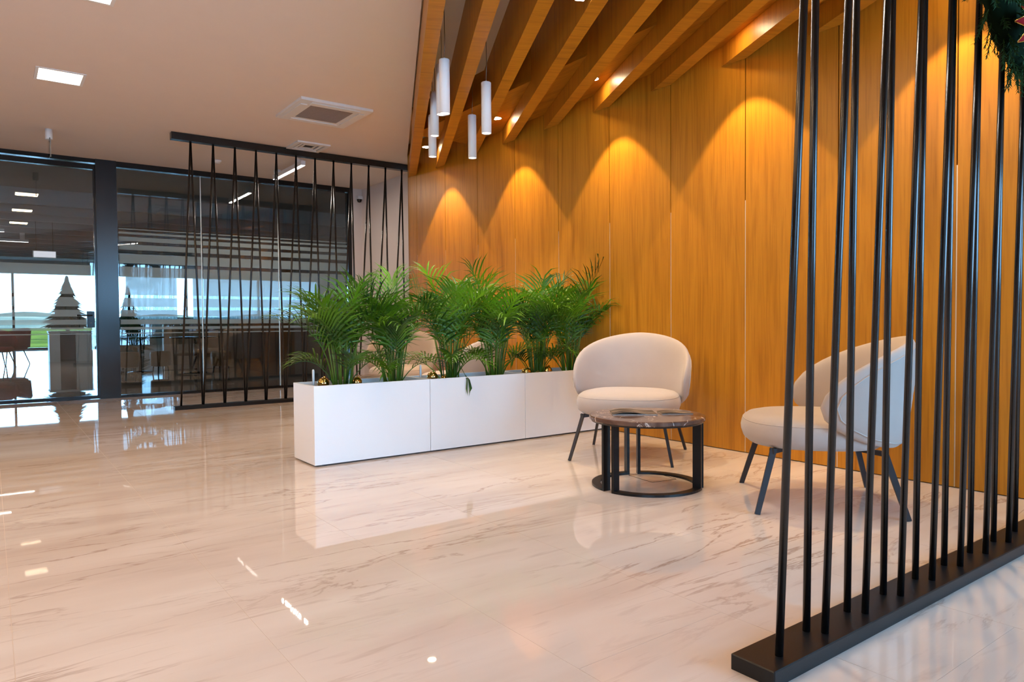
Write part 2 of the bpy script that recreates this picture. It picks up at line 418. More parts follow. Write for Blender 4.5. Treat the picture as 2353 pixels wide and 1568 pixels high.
# ------------------------------------------------------------------ ceilings
o_edge = BO[0]-0.012
ce = struct('ceiling')
MB().prism([(-9.0, WIN_Y), (at_y(o_edge, WIN_Y), WIN_Y), (WX+0.02, at_x(o_edge, WX+0.02)), (5.3, 8.53), (5.3, GY), (-9.0, GY)], ZC, ZC+0.3).build('ceiling_board', M['ceiling'], ce)
MB().prism([(at_y(o_edge, WIN_Y)+0.01, WIN_Y), (5.3, WIN_Y), (5.3, 8.52), (WX+0.02, at_x(o_edge, WX+0.02)-0.01)], ZR, ZR+0.14).build('raised_ceiling_board', M['ceiling'], ce)
hc = struct('ceiling')
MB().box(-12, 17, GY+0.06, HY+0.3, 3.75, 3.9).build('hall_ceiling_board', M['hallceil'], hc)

# ------------------------------------------------------------------ walls
wr = struct('wall_right')
MB().box(WX+0.02, WX+0.22, -0.3, 8.49, 0, ZR).build('wall_core', M['groove'], wr)
seams = [at_x(o+BW, WX) for o in BO]
seams = [8.505] + seams + [1.79-0.717*k for k in range(4, 6)]
seams = sorted(set(round(s, 3) for s in seams if s > -0.2), reverse=True) + [-0.3]
for a, b_ in zip(seams[:-1], seams[1:]):
    if a-b_ < 0.05: continue
    mb = MB(); ya, yb = b_+0.004, a-0.004
    mb.box(0, 0.02, 0, yb-ya, 0.006, 3.39)
    p = mb.build('wall_panel', M['wallwood'], wr); p.location = (WX, ya, 0)
    s_ = MB().box(WX+0.003, WX+0.019, a-0.0038, a+0.0038, 0.006, 1.9).build('joint_strip', M['inlay'], wr)  # metal inlay cut short, so its shape carries the seam's lower glint
MB().box(WX, WX+0.22, 8.492, 8.51, 0, ZR).build('end_panel', M['wallwood'], wr)

wf = struct('wall_far')
MB().box(4.865, 5.30, GY-0.03, GY+0.12, 0, ZC).build('far_wall_strip', M['wallpaint'], wf)
wside = struct('wall_side')
MB().box(5.06, 5.30, 8.52, GY-0.03, 0, ZC).build('side_wall_board', M['wallpaint'], wside)
MB().box(WX+0.22, 5.06, 8.50, 8.53, 0, ZC).build('side_wall_return', M['wallpaint'], wside)
wl = struct('wall_left')
MB().box(-9.2, -9.0, WIN_Y-0.2, GY+0.1, 0, ZR+0.1).build('left_wall_board', M['wallbrown'], wl)  # unseen wall, set far off and dark to cut light on the beams
# wall behind the camera, with its windows, and the side bay it opens into on the right
wbk = struct('wall_back')
XR = 10.4
for a in ((-9.0, -4.2, 0, ZR+0.1), (-1.3, 2.46, 0, ZR+0.1), (9.9, XR, 0, ZR+0.1)):
    MB().box(a[0], a[1], WIN_Y-0.2, WIN_Y, a[2], a[3]).build('back_wall_pier', M['wallpaint'], wbk)
for a in ((-4.2, -1.3, 3.1, ZR+0.1), (2.46, 9.9, 2.9, ZR+0.1)): MB().box(a[0], a[1], WIN_Y-0.2, WIN_Y, a[2], a[3]).build('back_wall_lintel', M['wallpaint'], wbk)
for a in ((-4.2, -1.3, 0, 0.12), (2.46, 9.9, 0, 0.25)): MB().box(a[0], a[1], WIN_Y-0.2, WIN_Y, a[2], a[3]).build('back_wall_sill', M['wallpaint'], wbk)
w3 = struct('window_3'); w4 = struct('window_4')
for par, xa, xb, za, zb_, n in ((w3, -4.2, -1.3, 0.12, 3.1, 2), (w4, 2.46, 9.9, 0.25, 2.9, 4)):
    for k in range(n+1):
        x = xa+(xb-xa)*k/n
        MB().box(x-0.03, x+0.03, WIN_Y-0.14, WIN_Y-0.06, za, zb_).build('mullion', M['frame'], par)
    MB().box(xa, xb, WIN_Y-0.105, WIN_Y-0.095, za, zb_).build('window_pane', M['wclear'], par)
wb2 = struct('wall_bay')
MB().box(WX+0.22, XR, -0.3, -0.1, 0, ZR).build('bay_wall_board', M['wallpaint'], wb2)
MB().box(XR, XR+0.2, WIN_Y-0.2, -0.1, 0, ZR).build('bay_wall_board', M['wallpaint'], wb2)
ce2 = struct('ceiling')
MB().box(5.3, XR, WIN_Y, -0.1, ZR, ZR+0.14).build('bay_ceiling_board', M['ceiling'], ce2)

# ------------------------------------------------------------------ soffit along the wood wall
tr = struct('trim_1', 'oak soffit running along the top of the wood wall')
MB().box(XS, WX, -0.3, at_x(BO[0], XS)-0.02, ZS, ZS+0.02).build('soffit_board', M['sofwood'], tr)
MB().box(XS, XS+0.02, -0.3, at_x(BO[0], XS)-0.02, ZS+0.02, ZR).build('soffit_fascia', M['sofwood'], tr)
MB().prism([(XS, at_x(BO[0]+BW, XS)-0.0), (WX, at_x(BO[0]+BW, WX)), (WX, at_x(BO[0], WX)), (XS, at_x(BO[0], XS)-0.02)][::1], ZS, ZS+0.02)

# ------------------------------------------------------------------ beams
ords = ['first', 'second', 'third', 'fourth', 'fifth', 'sixth', 'seventh', 'eighth', 'ninth', 'tenth', 'eleventh', 'twelfth', 'thirteenth']
def beam(k):
    o0, o1 = BO[k], BO[k]+BW
    ye = WIN_Y+0.02
    e = 0.004
    base = Vector((at_y(o0, ye), ye))
    ang = math.atan2(bd.y, bd.x)-PI/2          # local +y runs along the beam
    def loc(p):
        d = Vector(p)-base; return (d.dot(bn), d.dot(bd))
    def quad(xe): return [loc((at_y(o0, ye), ye)), loc((at_y(o1, ye), ye)), loc((xe, at_x(o1, xe))), loc((xe, at_x(o0, xe)))]
    ztop = (ZC-0.002 if k == 0 else ZR-0.002)
    # stops at the soffit above, runs under the soffit below
    mb = MB()
    a = quad(XS-e); b_ = quad(WX-e)
    z0, z1, z2 = ZB, ZS-0.002, ztop
    A = [(p[0], p[1], z0) for p in b_]; B = [(p[0], p[1], z1) for p in b_]; C_ = [(p[0], p[1], z1) for p in a]; D = [(p[0], p[1], z2) for p in a]
    vs = A + B[2:4] + C_[2:4] + D          # 0-3 bottom, 4,5 end top, 6,7 notch, 8-11 top
    fs = [(3, 2, 1, 0), (2, 3, 5, 4), (4, 5, 7, 6), (6, 7, 11, 10), (8, 9, 10, 11), (0, 1, 9, 8), (1, 2, 4, 6, 10, 9), (3, 0, 8, 11, 7, 5)]
    mb.add(vs, fs)
    ob = mb.build('ceiling_beam', M['beamwood'])
    ob.location = (base.x, base.y, 0); ob.rotation_euler = (0, 0, ang)
    lab = 'slanting oak ceiling beam, %s counted from the far corner by the black screen' % ords[k]
    if k == 0: lab = 'outermost oak ceiling beam, edging the white ceiling at the far corner'
    tag(ob, lab, 'beam', 'oak beams under the raised ceiling')
for k in range(12): beam(k)

# ------------------------------------------------------------------ glass wall, door
def frame_box(*a, name, par, mat='frame'): return MB().box(*a).build(name, M[mat], par)
win = struct('window_1', 'tall dark-framed glass partition beside the glass door')
frame_box(1.44, 4.865, GY-0.05, GY+0.05, 3.165, ZC-0.001, name='top_rail', par=win)
frame_box(1.44, 4.865, GY-0.05, GY+0.05, 0.0, 0.035, name='bottom_rail', par=win)
frame_box(4.80, 4.862, GY-0.049, GY+0.049, 0.035, 3.165, name='end_mullion', par=win)
frame_box(1.19, 1.44, GY-0.07, GY+0.07, 0.0, ZC-0.001, name='door_post', par=win, mat='post')
gx = [1.44, 2.527, 3.658, 4.80]
for a, b_ in zip(gx[:-1], gx[1:]):
    MB().box(a+0.003, b_-0.003, GY-0.006, GY+0.006, 0.035, 3.165).build('glass_pane', M['glass'], win)
for x in gx[1:3]:
    MB().box(x-0.006, x+0.006, GY-0.009, GY+0.009, 0.036, 3.164).build('glass_joint', M['edge'], win)
# frosted film bands, thinning upwards and downwards from the wide middle band
zs_ = [(1.42, 1.81), (1.255, 1.378), (1.12, 1.21), (1.012, 1.078), (0.936, 0.974), (0.879, 0.894), (1.86, 1.99), (2.045, 2.12), (2.165, 2.225), (2.262, 2.292), (2.325, 2.338)]
for a, b_ in zip(gx[:-1], gx[1:]):
    for z0, z1 in zs_:
        MB().box(a+0.02, b_-0.01, GY-0.0105, GY-0.0085, z0, z1).build('frosted_band', M['film'], win)
dr = struct('door_1', 'glass door in a black frame with a bar handle')
frame_box(0.0, 1.19, GY-0.05, GY+0.05, 3.185, ZC-0.001, name='door_head', par=dr)
frame_box(0.0, 1.189, GY-0.035, GY+0.035, 3.10, 3.165, name='door_top_rail', par=dr)
frame_box(0.0, 1.189, GY-0.035, GY+0.035, 0.004, 0.05, name='door_bottom_rail', par=dr)
frame_box(1.165, 1.189, GY-0.035, GY+0.035, 0.05, 3.10, name='door_stile', par=dr)
MB().box(-0.02, 1.165, GY-0.006, GY+0.006, 0.05, 3.10).build('door_glass', M['glass'], dr)
for z0, z1 in zs_[:6]:
    MB().box(0.0, 1.12, GY-0.0105, GY-0.0085, z0, z1).build('frosted_band', M['film'], dr)
lock = MB().bbox(1.06, 1.15, GY-0.03, GY+0.03, 0.97, 1.19).build('lock_case', M['frame'], dr)
hb = MB().tube([(1.12, GY-0.07, 1.135), (0.94, GY-0.07, 1.135)], 0.010).tube([(1.105, GY-0.075, 1.135), (1.105, GY-0.028, 1.135)], 0.012).build('door_handle', M['black'], lock)
MB().lathe([(0.008, 0), (0.010, 0.004), (0.0, 0.006)], 12).build('keyhole', M['edge'], lock).location = (1.105, GY-0.036, 1.03)
dr2 = struct('door_2', 'second leaf of glass wall left of the glass door')
frame_box(-9.0, 0.0, GY-0.05, GY+0.05, 3.165, ZC-0.001, name='top_rail', par=dr2)
frame_box(-9.0, 0.0, GY-0.05, GY+0.05, 0.0, 0.035, name='bottom_rail', par=dr2)
for a, b_ in ((-9.0, -7.8), (-7.8, -6.0), (-6.0, -4.2), (-4.2, -2.4), (-2.4, -1.2), (-1.2, 0.0)):
    MB().box(a+0.03, b_-0.03, GY-0.006, GY+0.006, 0.035, 3.165).build('glass_pane', M['glass'], dr2)
    frame_box(b_-0.03, b_+0.0, GY-0.04, GY+0.04, 0.035, 3.165, name='mullion', par=dr2)
# header above the glass wall, dividing the two ceilings
wh = struct('wall_header')
MB().box(-9.2, 5.3, GY+0.001, GY+0.055, ZC, 3.9).build('header_board', M['wallpaint'], wh)

# ------------------------------------------------------------------ hall beyond the glass
wh1 = struct('wall_hall')
MB().box(-12.2, -12, GY, HY+0.3, 0, 3.9).build('hall_wall_board', M['wallpaint'], wh1)
MB().box(17, 17.2, GY, HY+0.3, 0, 3.9).build('hall_wall_board', M['wallpaint'], wh1)
MB().box(-12, -9.2, GY, GY+0.1, 0, 3.9).build('hall_wall_board', M['wallpaint'], wh1)
MB().box(5.3, 17, GY, GY+0.1, 0, 3.9).build('hall_wall_board', M['wallpaint'], wh1)
wh2 = struct('wall_hall_end')
MB().box(-12, 17, HY, HY+0.3, 3.2, 3.75).build('window_header', M['wallpaint'], wh2)
MB().box(-12, -11, HY, HY+0.3, 0, 3.2).build('end_pier', M['wallpaint'], wh2)
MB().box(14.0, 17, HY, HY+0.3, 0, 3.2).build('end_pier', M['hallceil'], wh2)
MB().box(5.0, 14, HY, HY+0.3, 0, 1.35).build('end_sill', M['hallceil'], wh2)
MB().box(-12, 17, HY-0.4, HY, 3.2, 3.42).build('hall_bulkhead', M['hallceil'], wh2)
w2 = struct('window_2', 'long hall window looking out on fields')
for k in range(7):
    x = 0.82+(k-3)*3.35
    MB().box(x-0.045, x+0.045, HY-0.02, HY+0.1, 0.0 if k < 5 else 1.36, 3.2).build('mullion', M['frame'], w2)
MB().box(-11, 5.0, HY-0.02, HY+0.1, 0.0, 0.07).build('bottom_rail', M['frame'], w2)
MB().box(-11, 5.0, HY+0.03, HY+0.04, 0.07, 3.2).build('window_pane', M['wclear'], w2)
MB().box(5.0, 14.0, HY+0.03, HY+0.04, 1.35, 3.2).build('window_pane', M['wclear'], w2)

# slats hung under the hall ceiling
for k in range(11):
    y = 15.0+k*1.15
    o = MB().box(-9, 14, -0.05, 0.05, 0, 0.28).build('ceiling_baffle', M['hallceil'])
    o.location = (0, y, 3.12); o.rotation_euler = (0, 0, math.radians(2.5 if k % 2 else -2.0))
    tag(o, 'grey ceiling baffle of the hall, number %s back from the glass door' % ords[k], 'baffle', 'ceiling baffles of the hall')

# curtains
def curtain(xa, xb, y, label):
    mb = MB(); n = int((xb-xa)/0.035); vs = []; fs = []
    r = random.Random(int(xa*10))
    ph = 0
    for i in range(n+1):
        x = xa+(xb-xa)*i/n; ph += 0.55+0.5*r.random()
        yy = y+0.05*math.sin(ph)
        vs += [(x, yy, 1.25), (x, yy, 3.18)]
    for i in range(n): fs.append((2*i, 2*i+2, 2*i+3, 2*i+1))
    mb.add(vs, fs, True)
    return tag(mb.build('curtain', M['sheer'], fix=False), label, 'curtain', 'sheer curtains of the hall')
curtain(4.95, 7.05, HY-0.3, 'pale sheer hall curtain left of the bright window slit')
curtain(7.75, 13.9, HY-0.3, 'wide pale sheer hall curtain right of the bright window slit')

# hall reception desk, tree, chairs, tables
dk = thing('reception_desk', 'pale desk with a dark opening under the green tree in the hall', 'desk', (1.75, 23.5, 0))
MB().bbox(-0.45, 0.62, -0.35, 0.35, 0.80, 0.85).build('desk_top', M['desk'], dk)
MB().box(-0.43, -0.18, -0.30, 0.33, 0, 0.80).build('side_panel', M['desk'], dk)
MB().box(0.20, 0.60, -0.30, 0.33, 0, 0.80).build('side_panel', M['desk'], dk)
MB().box(-0.18, 0.20, -0.10, 0.30, 0.0, 0.80).build('dark_opening', M['dark'], dk)
def fir_tree(name, label, loc, r0, h, seed):
    t = thing(name, label, 'tree', loc, 0, 'green fir trees of the hall')
    r = random.Random(seed)
    mb = MB()
    mb.lathe([(r0*0.62, 0.05), (r0*0.5, 0.25*h), (r0*0.30, 0.55*h), (r0*0.10, 0.85*h), (0.0, h*0.97)], 14)
    for i in range(420):
        f = r.random()**1.4; z = h*(0.07+0.90*f); R = r0*(1-f)*(0.75+0.35*r.random())+0.03; a = r.random()*2*PI
        d = Vector((math.cos(a), math.sin(a), 0)); tip = d*R+Vector((0, 0, z-0.05)); bas = d*R*0.45+Vector((0, 0, z+0.05))
        sd = Vector((-d.y, d.x, 0))*0.045
        mb.add([bas-sd, bas+sd, tip, bas+Vector((0, 0, 0.05))], [(0, 2, 3), (1, 3, 2), (0, 1, 2)])
    mb.build('branches', M['hallfir'], t, fix=False)
    MB().lathe([(0.05, 0), (0.045, 0.10)], 10).build('trunk', M['brownseat'], t)
    return t
fir_tree('fir_tree', 'dense green fir tree standing on the pale desk in the hall', (1.78, 23.5, 0.85), 0.66, 1.52, 3)
fir_tree('fir_tree', 'second green fir tree beside the dark post, in front of the hall curtain', (3.72, 26.5, 0.0), 0.75, 2.3, 5)
def red_chair(loc, rz, label, first=None):
    if first: return dup(first, loc, rz, label, 'dark red chairs of the hall')
    t = thing('red_chair', label, 'chair', loc, rz, 'dark red chairs of the hall')
    mb = MB(); n = 20; m_ = 8; vs = []; fs = []
    for i in range(n+1):
        a = math.radians(-110+220*i/n); hgt = 0.95-0.30*(abs(i-n/2)/(n/2))**2
        for k, (r, z) in enumerate(((0.36, 0.42), (0.44, 0.44), (0.47, hgt-0.05), (0.44, hgt), (0.40, hgt-0.05))):
            vs.append((r*math.sin(a), -r*math.cos(a), z))
    for i in range(n):
        for k in range(5):
            j = (k+1) % 5; fs.append((i*5+k, i*5+5+k, i*5+5+j, i*5+j))
    fs += [(0, 1, 2, 3, 4), tuple(n*5+k for k in (4, 3, 2, 1, 0))]
    mb.add(vs, fs, True); mb.build('shell', M['redchair'], t)
    MB().lathe([(0.30, 0.36), (0.38, 0.39), (0.39, 0.45), (0.33, 0.49), (0.0, 0.50)], 24).build('seat', M['redchair'], t)
    for sx in (-1, 1):
        for sy in (-1, 1): MB().tube([(sx*0.22, sy*0.2, 0.38), (sx*0.32, sy*0.3, 0)], [0.016, 0.011], 8).build('leg', M['black'], t)
    return t
rc = red_chair((0.10, 21.2, 0), math.radians(200), 'dark red rounded armchair at the left edge of the hall, nearer of the two')
red_chair((0.42, 22.6, 0), math.radians(120), 'dark red rounded armchair just behind the other red armchair', rc)
def hall_table(loc, label):
    t = thing('cafe_table', label, 'table', loc, 0, 'dark café tables of the hall')
    MB().lathe([(0.0, 0.72), (0.47, 0.72), (0.48, 0.735), (0.48, 0.745), (0.46, 0.75), (0.0, 0.75)], 32).build('table_top', M['black'], t)
    MB().lathe([(0.03, 0.03), (0.03, 0.72)], 12).build('pillar', M['black'], t)
    MB().lathe([(0.24, 0.0), (0.24, 0.012), (0.04, 0.03)], 24).build('foot_plate', M['black'], t)
    return t
hall_table((2.55, 16.7, 0), 'dark round café table in the hall, nearest to the glass door post')
hall_table((3.45, 15.8, 0), 'dark round café table in the hall, behind the left end of the black rod screen')
def stool(loc, label, first=None):
    if first: return dup(first, loc, 0.3, label, 'brown stools of the hall')
    t = thing('stool', label, 'stool', loc, 0, 'brown stools of the hall')
    MB().lathe([(0.15, 0.14), (0.19, 0.16), (0.20, 0.40), (0.18, 0.45), (0.0, 0.46)], 24).build('seat', M['brownseat'], t)
    for k in range(4):
        a = PI/4+k*PI/2; MB().tube([(0.14*math.cos(a), 0.14*math.sin(a), 0.15), (0.16*math.cos(a), 0.16*math.sin(a), 0)], 0.012, 8).build('leg', M['black'], t)
    return t
ct = thing('reception_counter', 'long low grey beige counter with a rounded end in the hall, under the curtains', 'counter', (3.6, 19.4, 0))  # counter, with length added to block window reflections in the floor
MB().prism([(9.0, 0.0), (9.0, 0.7), (0.25, 0.7), (0.05, 0.62), (-0.05, 0.45), (-0.05, 0.25), (0.05, 0.08), (0.25, 0.0)], 0.0, 1.02).build('counter_body', M['counter'], ct)
MB().prism([(9.05, -0.05), (9.05, 0.75), (0.22, 0.75), (0.0, 0.66), (-0.11, 0.47), (-0.11, 0.23), (0.0, 0.04), (0.22, -0.05)], 1.021, 1.06).build('counter_top', M['desk'], ct)
s0 = stool((2.25, 16.1, 0), 'brown round stool left of the first dark café table')
stool((2.85, 16.15, 0), 'brown round stool between the two dark café tables', s0)
stool((3.85, 15.35, 0), 'brown round stool right of the second dark café table', s0)

es = thing('exit_sign', 'blank pale lit exit sign hanging in the hall behind the glass door', 'sign', (0.98, 18.0, 2.44))
MB().box(-0.21, 0.21, -0.03, 0.03, 0.0, 0.15).build('sign_case', M['white'], es)
MB().box(-0.195, 0.195, -0.033, -0.030, 0.012, 0.138).build('sign_face', M['signglow'], es)
for sx in (-0.15, 0.15): MB().tube([(sx, 0, 0.15), (sx, 0, 1.309)], 0.005, 6).build('hanger', M['cable'], es)

# ------------------------------------------------------------------ outside
gr = struct('ground', 'green fields outside the hall window')
mb = MB(); mb.add([(-900, HY+0.6, -0.9), (900, HY+0.6, -0.9), (900, 1200, -0.9), (-900, 1200, -0.9)], [(0, 1, 2, 3)]); mb.build('meadow', M['field'], gr)
def hill(x, y, w_, h_, seed, label):
    r = random.Random(seed); mb = MB(); vs = []; fs = []; n = 40
    for i in range(n+1):
        t = i/n; X = x+(t-0.5)*w_; H = h_*max(0.0, math.sin(PI*t))**0.6*(0.75+0.35*math.sin(7*t+seed)*math.sin(17*t))+0.3
        vs += [(X, y, -1.0), (X, y+30, -1+H*0.7), (X, y+70, -1+H), (X, y+160, -1.0)]
    for i in range(n):
        for k in range(3): fs.append((4*i+k, 4*i+4+k, 4*i+5+k, 4*i+1+k))
    mb.add(vs, fs, True); return tag(mb.build('hill', M['hill'], fix=False), label, 'hill', 'distant hills outside')
hill(-60, 560, 420, 12, 1, 'low hazy hill on the horizon left of the window bar')
hill(120, 800, 460, 18, 2, 'low hazy hill on the horizon behind the fir tree')

# ------------------------------------------------------------------ rod screens
def screen_far():
    t = thing('rod_screen', 'far black metal screen of zigzag rods in front of the glass wall', 'screen', (0, 0, 0))
    y = 8.99
    MB().bbox(1.72, 5.055, y-0.05, y+0.05, 0.0, 0.045).build('base_rail', M['blackmatte'], t)
    MB().box(1.74, 5.055, y-0.045, y+0.045, 3.155, ZC-0.003).build('top_rail', M['black'], t)
    zt = 3.156
    for k in range(13):
        bx = 1.803+0.2485*k; tx = 1.955+0.2525*k
        MB().tube([(bx-0.009, y-0.014, 0.044), (tx-0.004, y-0.014, zt)], 0.0115, 10).build('rod', M['black'], t)
        if k < 12:
            bx2 = 1.803+0.2485*(k+1)
            MB().tube([(bx2-0.014, y+0.014, 0.044), (tx+0.004, y+0.014, zt)], 0.0115, 10).build('rod', M['black'], t)
    return t
screen_far()
def screen_near():
    t = thing('rod_screen', 'near black metal screen of zigzag rods at the right of the photo', 'screen', (0, 0, 0))
    MB().bbox(1.690, 4.565, 1.10, 1.242, 0.0, 0.045, 0.003).build('base_rail', M['blackmatte'], t)
    MB().box(1.90, 4.565, 1.12, 1.22, 2.875, 2.945).build('top_rail', M['black'], t)
    z1 = 2.876
    yf, yb = 1.150, 1.192
    for k in range(12):
        bx = 1.788+0.2415*k; tx = bx+(1.903+0.2405*k-bx)*(z1-0.045)/(1.914-0.045)
        if tx < 4.54: MB().tube([(bx, yf, 0.044), (tx, yf, z1)], 0.0115, 14).build('rod', M['black'], t)
        bx2 = 1.998+0.240*k; tx2 = bx2+(2.035+0.2395*k-bx2)*(z1-0.045)/(1.948-0.045)
        if bx2 < 4.54: MB().tube([(bx2, yb, 0.044), (tx2, yb, z1)], 0.0115, 14).build('rod', M['black'], t)
    return t
screen_near()

# ------------------------------------------------------------------ lounge chairs
def make_chair(label, loc, rz):
    t = thing('lounge_chair', label, 'chair', loc, rz, 'beige lounge chairs')
    # seat cushion
    mb = MB(); n = 48
    def ring(k, z, e=2.5):
        out = []
        for i in range(n):
            a = 2*PI*i/n; c, s_ = math.cos(a), math.sin(a)
            out.append((0.375*k*math.copysign(abs(c)**(2/e), c), 0.03+0.365*k*math.copysign(abs(s_)**(2/e), s_), z))
        return out
    prof = [(0.55, 0.326), (0.80, 0.325), (0.90, 0.332), (0.965, 0.352), (0.995, 0.385), (1.0, 0.412), (0.985, 0.440), (0.95, 0.462), (0.89, 0.477), (0.76, 0.488), (0.5, 0.495), (0.2, 0.498)]
    vs = [v for k, z in prof for v in ring(k, z)]; fs = []
    for i in range(len(prof)-1):
        for k in range(n):
            j = (k+1) % n; fs.append((i*n+k, i*n+j, i*n+n+j, i*n+n+k))
    fs += [tuple(range(n-1, -1, -1)), tuple((len(prof)-1)*n+k for k in range(n))]
    mb.add(vs, fs, True); seat = mb.build('seat', M['fabric'], t)
    pp = [Vector(p) for p in ring(0.968, 0.4515)]
    mb = MB()
    mb.tube(pp+[pp[0]], 0.0022, 6, caps=False); mb.build('piping', M['fabric'], seat)
    # wrap-around back: a pillow bent around the seat
    Rc = 0.385; Sx = 0.645; zc, ku, kd = 0.560, 0.350, 0.235; T = 0.105
    def pos(s, z, off):
        a = s/Rc; u_ = (z-0.33)/0.57
        lean = (0.015+0.072*max(0, u_))*(0.35+0.65*math.cos(a*0.5)**2)
        # belly of the back
        r = Rc+lean+off
        return (r*math.sin(a)*0.98, 0.02-r*math.cos(a), z)
    nr, na = 16, 64
    def outline(phi):
        c, s_ = math.cos(phi), math.sin(phi); e = 1.68 if s_ > 0 else 2.1
        d = (abs(c/Sx)**e+abs(s_/(ku if s_ > 0 else kd))**e)**(-1/e)
        return d*c, d*s_
    for side, nm in ((1, 'back_shell'), (-1, 'back_cushion')):
        vs = [pos(0, zc, side*T*0.5)]; fs = []
        for i in range(1, nr+1):
            rho = math.sin(PI/2*i/nr)
            th = T*0.5*max(0.0, 1-rho**4)**0.5
            for k in range(na):
                sx_, sz_ = outline(2*PI*k/na); vs.append(pos(sx_*rho, zc+sz_*rho, side*th))
        for k in range(na): fs.append((0, 1+k, 1+(k+1) % na))
        for i in range(nr-1):
            for k in range(na):
                j = (k+1) % na; a_ = 1+i*na; fs.append((a_+k, a_+na+k, a_+na+j, a_+j))
        if side < 0: fs = [tuple(reversed(q)) for q in fs]
        mb = MB(); mb.add(vs, fs, True); mb.build(nm, M['fabric'], t, fix=False)
    mb = MB(); ed = [Vector(pos(*(lambda q: (q[0]*0.9, zc+q[1]*0.9))(outline(2*PI*k/na)), 0.0315)) for k in range(na)]
    mb.tube(ed+[ed[0]], 0.004, 6, caps=False); mb.build('piping', M['fabric'], t)
    for sx in (-1, 1):
        for sy in (-1, 1):
            tx, ty = sx*0.285, 0.0+sy*0.265
            bx, by = sx*0.365, sy*0.357
            lg = MB().tube([(tx, ty, 0.330), (bx, by, 0.0)], [1.0, 0.82], sq=(0.0105, 0.016)).build('leg', M['leg'], t)
            MB().tube([(tx+sx*0.012, ty+sy*0.012, 0.318), (sx*0.06, sy*0.05, 0.320)], [1.0, 0.35], sq=(0.013, 0.014)).build('bracket', M['leg'], lg)
    MB().lathe([(0.10, 0.312), (0.10, 0.327)], 24).build('hub_plate', M['leg'], t)
    return t
def face(dx, dy): return math.atan2(dy, dx)-PI/2
chA = make_chair('beige lounge chair facing out, right behind the marble coffee table', (3.83, 3.71, 0), face(-0.605, -0.39))
dup(chA, (3.67, 2.135, 0), face(-0.47, 0.53), 'beige lounge chair seen from behind through the near rod screen')
dup(chA, (3.90, 6.22, 0), face(-0.55, 0.42), 'beige lounge chair turned away, half hidden right behind the palms')
dup(chA, (3.98, 7.62, 0), face(-0.45, -0.55), 'beige lounge chair facing out, farthest back behind the palms')

# ------------------------------------------------------------------ coffee tables
def make_table(label, loc, rz):
    t = thing('coffee_table', label, 'table', loc, rz, 'round marble coffee tables')
    MB().lathe([(0.0, 0.402), (0.343, 0.402), (0.349, 0.406), (0.350, 0.412), (0.350, 0.424), (0.348, 0.428), (0.343, 0.430), (0.0, 0.430)], 72, smooth=False).build('table_top', M['tmarble'], t)
    MB().lathe([(0.0, 0.392), (0.335, 0.392), (0.340, 0.402), (0.0, 0.402)], 64, smooth=False).build('under_plate', M['blackmatte'], t)
    ga = [PI, PI/3, -PI/3]
    for k in range(3):
        a0, a1 = ga[k]+0.055, ga[k]+2*PI/3-0.055
        a0, a1 = -PI+2*PI/3*k+0.095, -PI+2*PI/3*(k+1)-0.095
        hf = MB().ring_sector(0.285, 0.335, a0, a1, 0.0, 0.014, 20).build('base_ring', M['blackmatte'], t)
        for a, sgn in ((a0, 1), (a1, -1)):
            c, s_ = math.cos(a), math.sin(a); tx, ty = -s_*sgn*0.018, c*sgn*0.018
            mb = MB()
            q = [(0.285*c, 0.285*s_), (0.335*c, 0.335*s_), (0.335*c+tx, 0.335*s_+ty), (0.285*c+tx, 0.285*s_+ty)]
            if sgn < 0: q = q[::-1]
            mb.prism(q, 0.014, 0.392); mb.build('leg', M['blackmatte'], t)
    return t
tb = make_table('round brown marble coffee table holding two magazines, in front of the chairs', (3.22, 2.975, 0), 0.0)
dup(tb, (3.27, 6.94, 0), 0.3, 'round brown marble coffee table behind the palms and white planters')
def magazine(name, label, loc, rz, L_, W_, lift):
    t = thing(name, label, 'magazine', loc, rz, 'magazines on the near coffee table')
    def sheet(z0, bulge, th, nm, mat):
        mb = MB(); n = 12; vs = []; fs = []
        for i in range(n+1):
            u_ = i/n; x = (u_-0.5)*L_; z = z0+bulge*math.sin(PI*min(1, u_*1.15))**1.0*(1-u_)
            vs += [(x, -W_/2, z), (x, W_/2, z), (x, W_/2, z+th), (x, -W_/2, z+th)]
        for i in range(n):
            for k in range(4):
                j = (k+1) % 4; fs.append((4*i+k, 4*i+j, 4*i+4+j, 4*i+4+k))
        fs += [(3, 2, 1, 0), (4*n, 4*n+1, 4*n+2, 4*n+3)]
        mb.add(vs, fs); return mb.build(nm, mat, t)
    sheet(0.0005, 0.0, 0.003, 'pages', M['paper']); sheet(0.0036, lift, 0.002, 'cover', M['cover'])
    return t
magazine('magazine', 'folded dark brochure with a curled cover lying on the coffee table', (3.19, 3.06, 0.431), math.radians(-38), 0.27, 0.19, 0.022)
magazine('magazine', 'flat dark magazine at the right end of the curled brochure', (3.395, 2.905, 0.431), math.radians(-34), 0.19, 0.14, 0.006)
magazine('magazine', 'dark magazine on the coffee table behind the palms', (3.25, 6.95, 0.431), math.radians(20), 0.28, 0.2, 0.004)
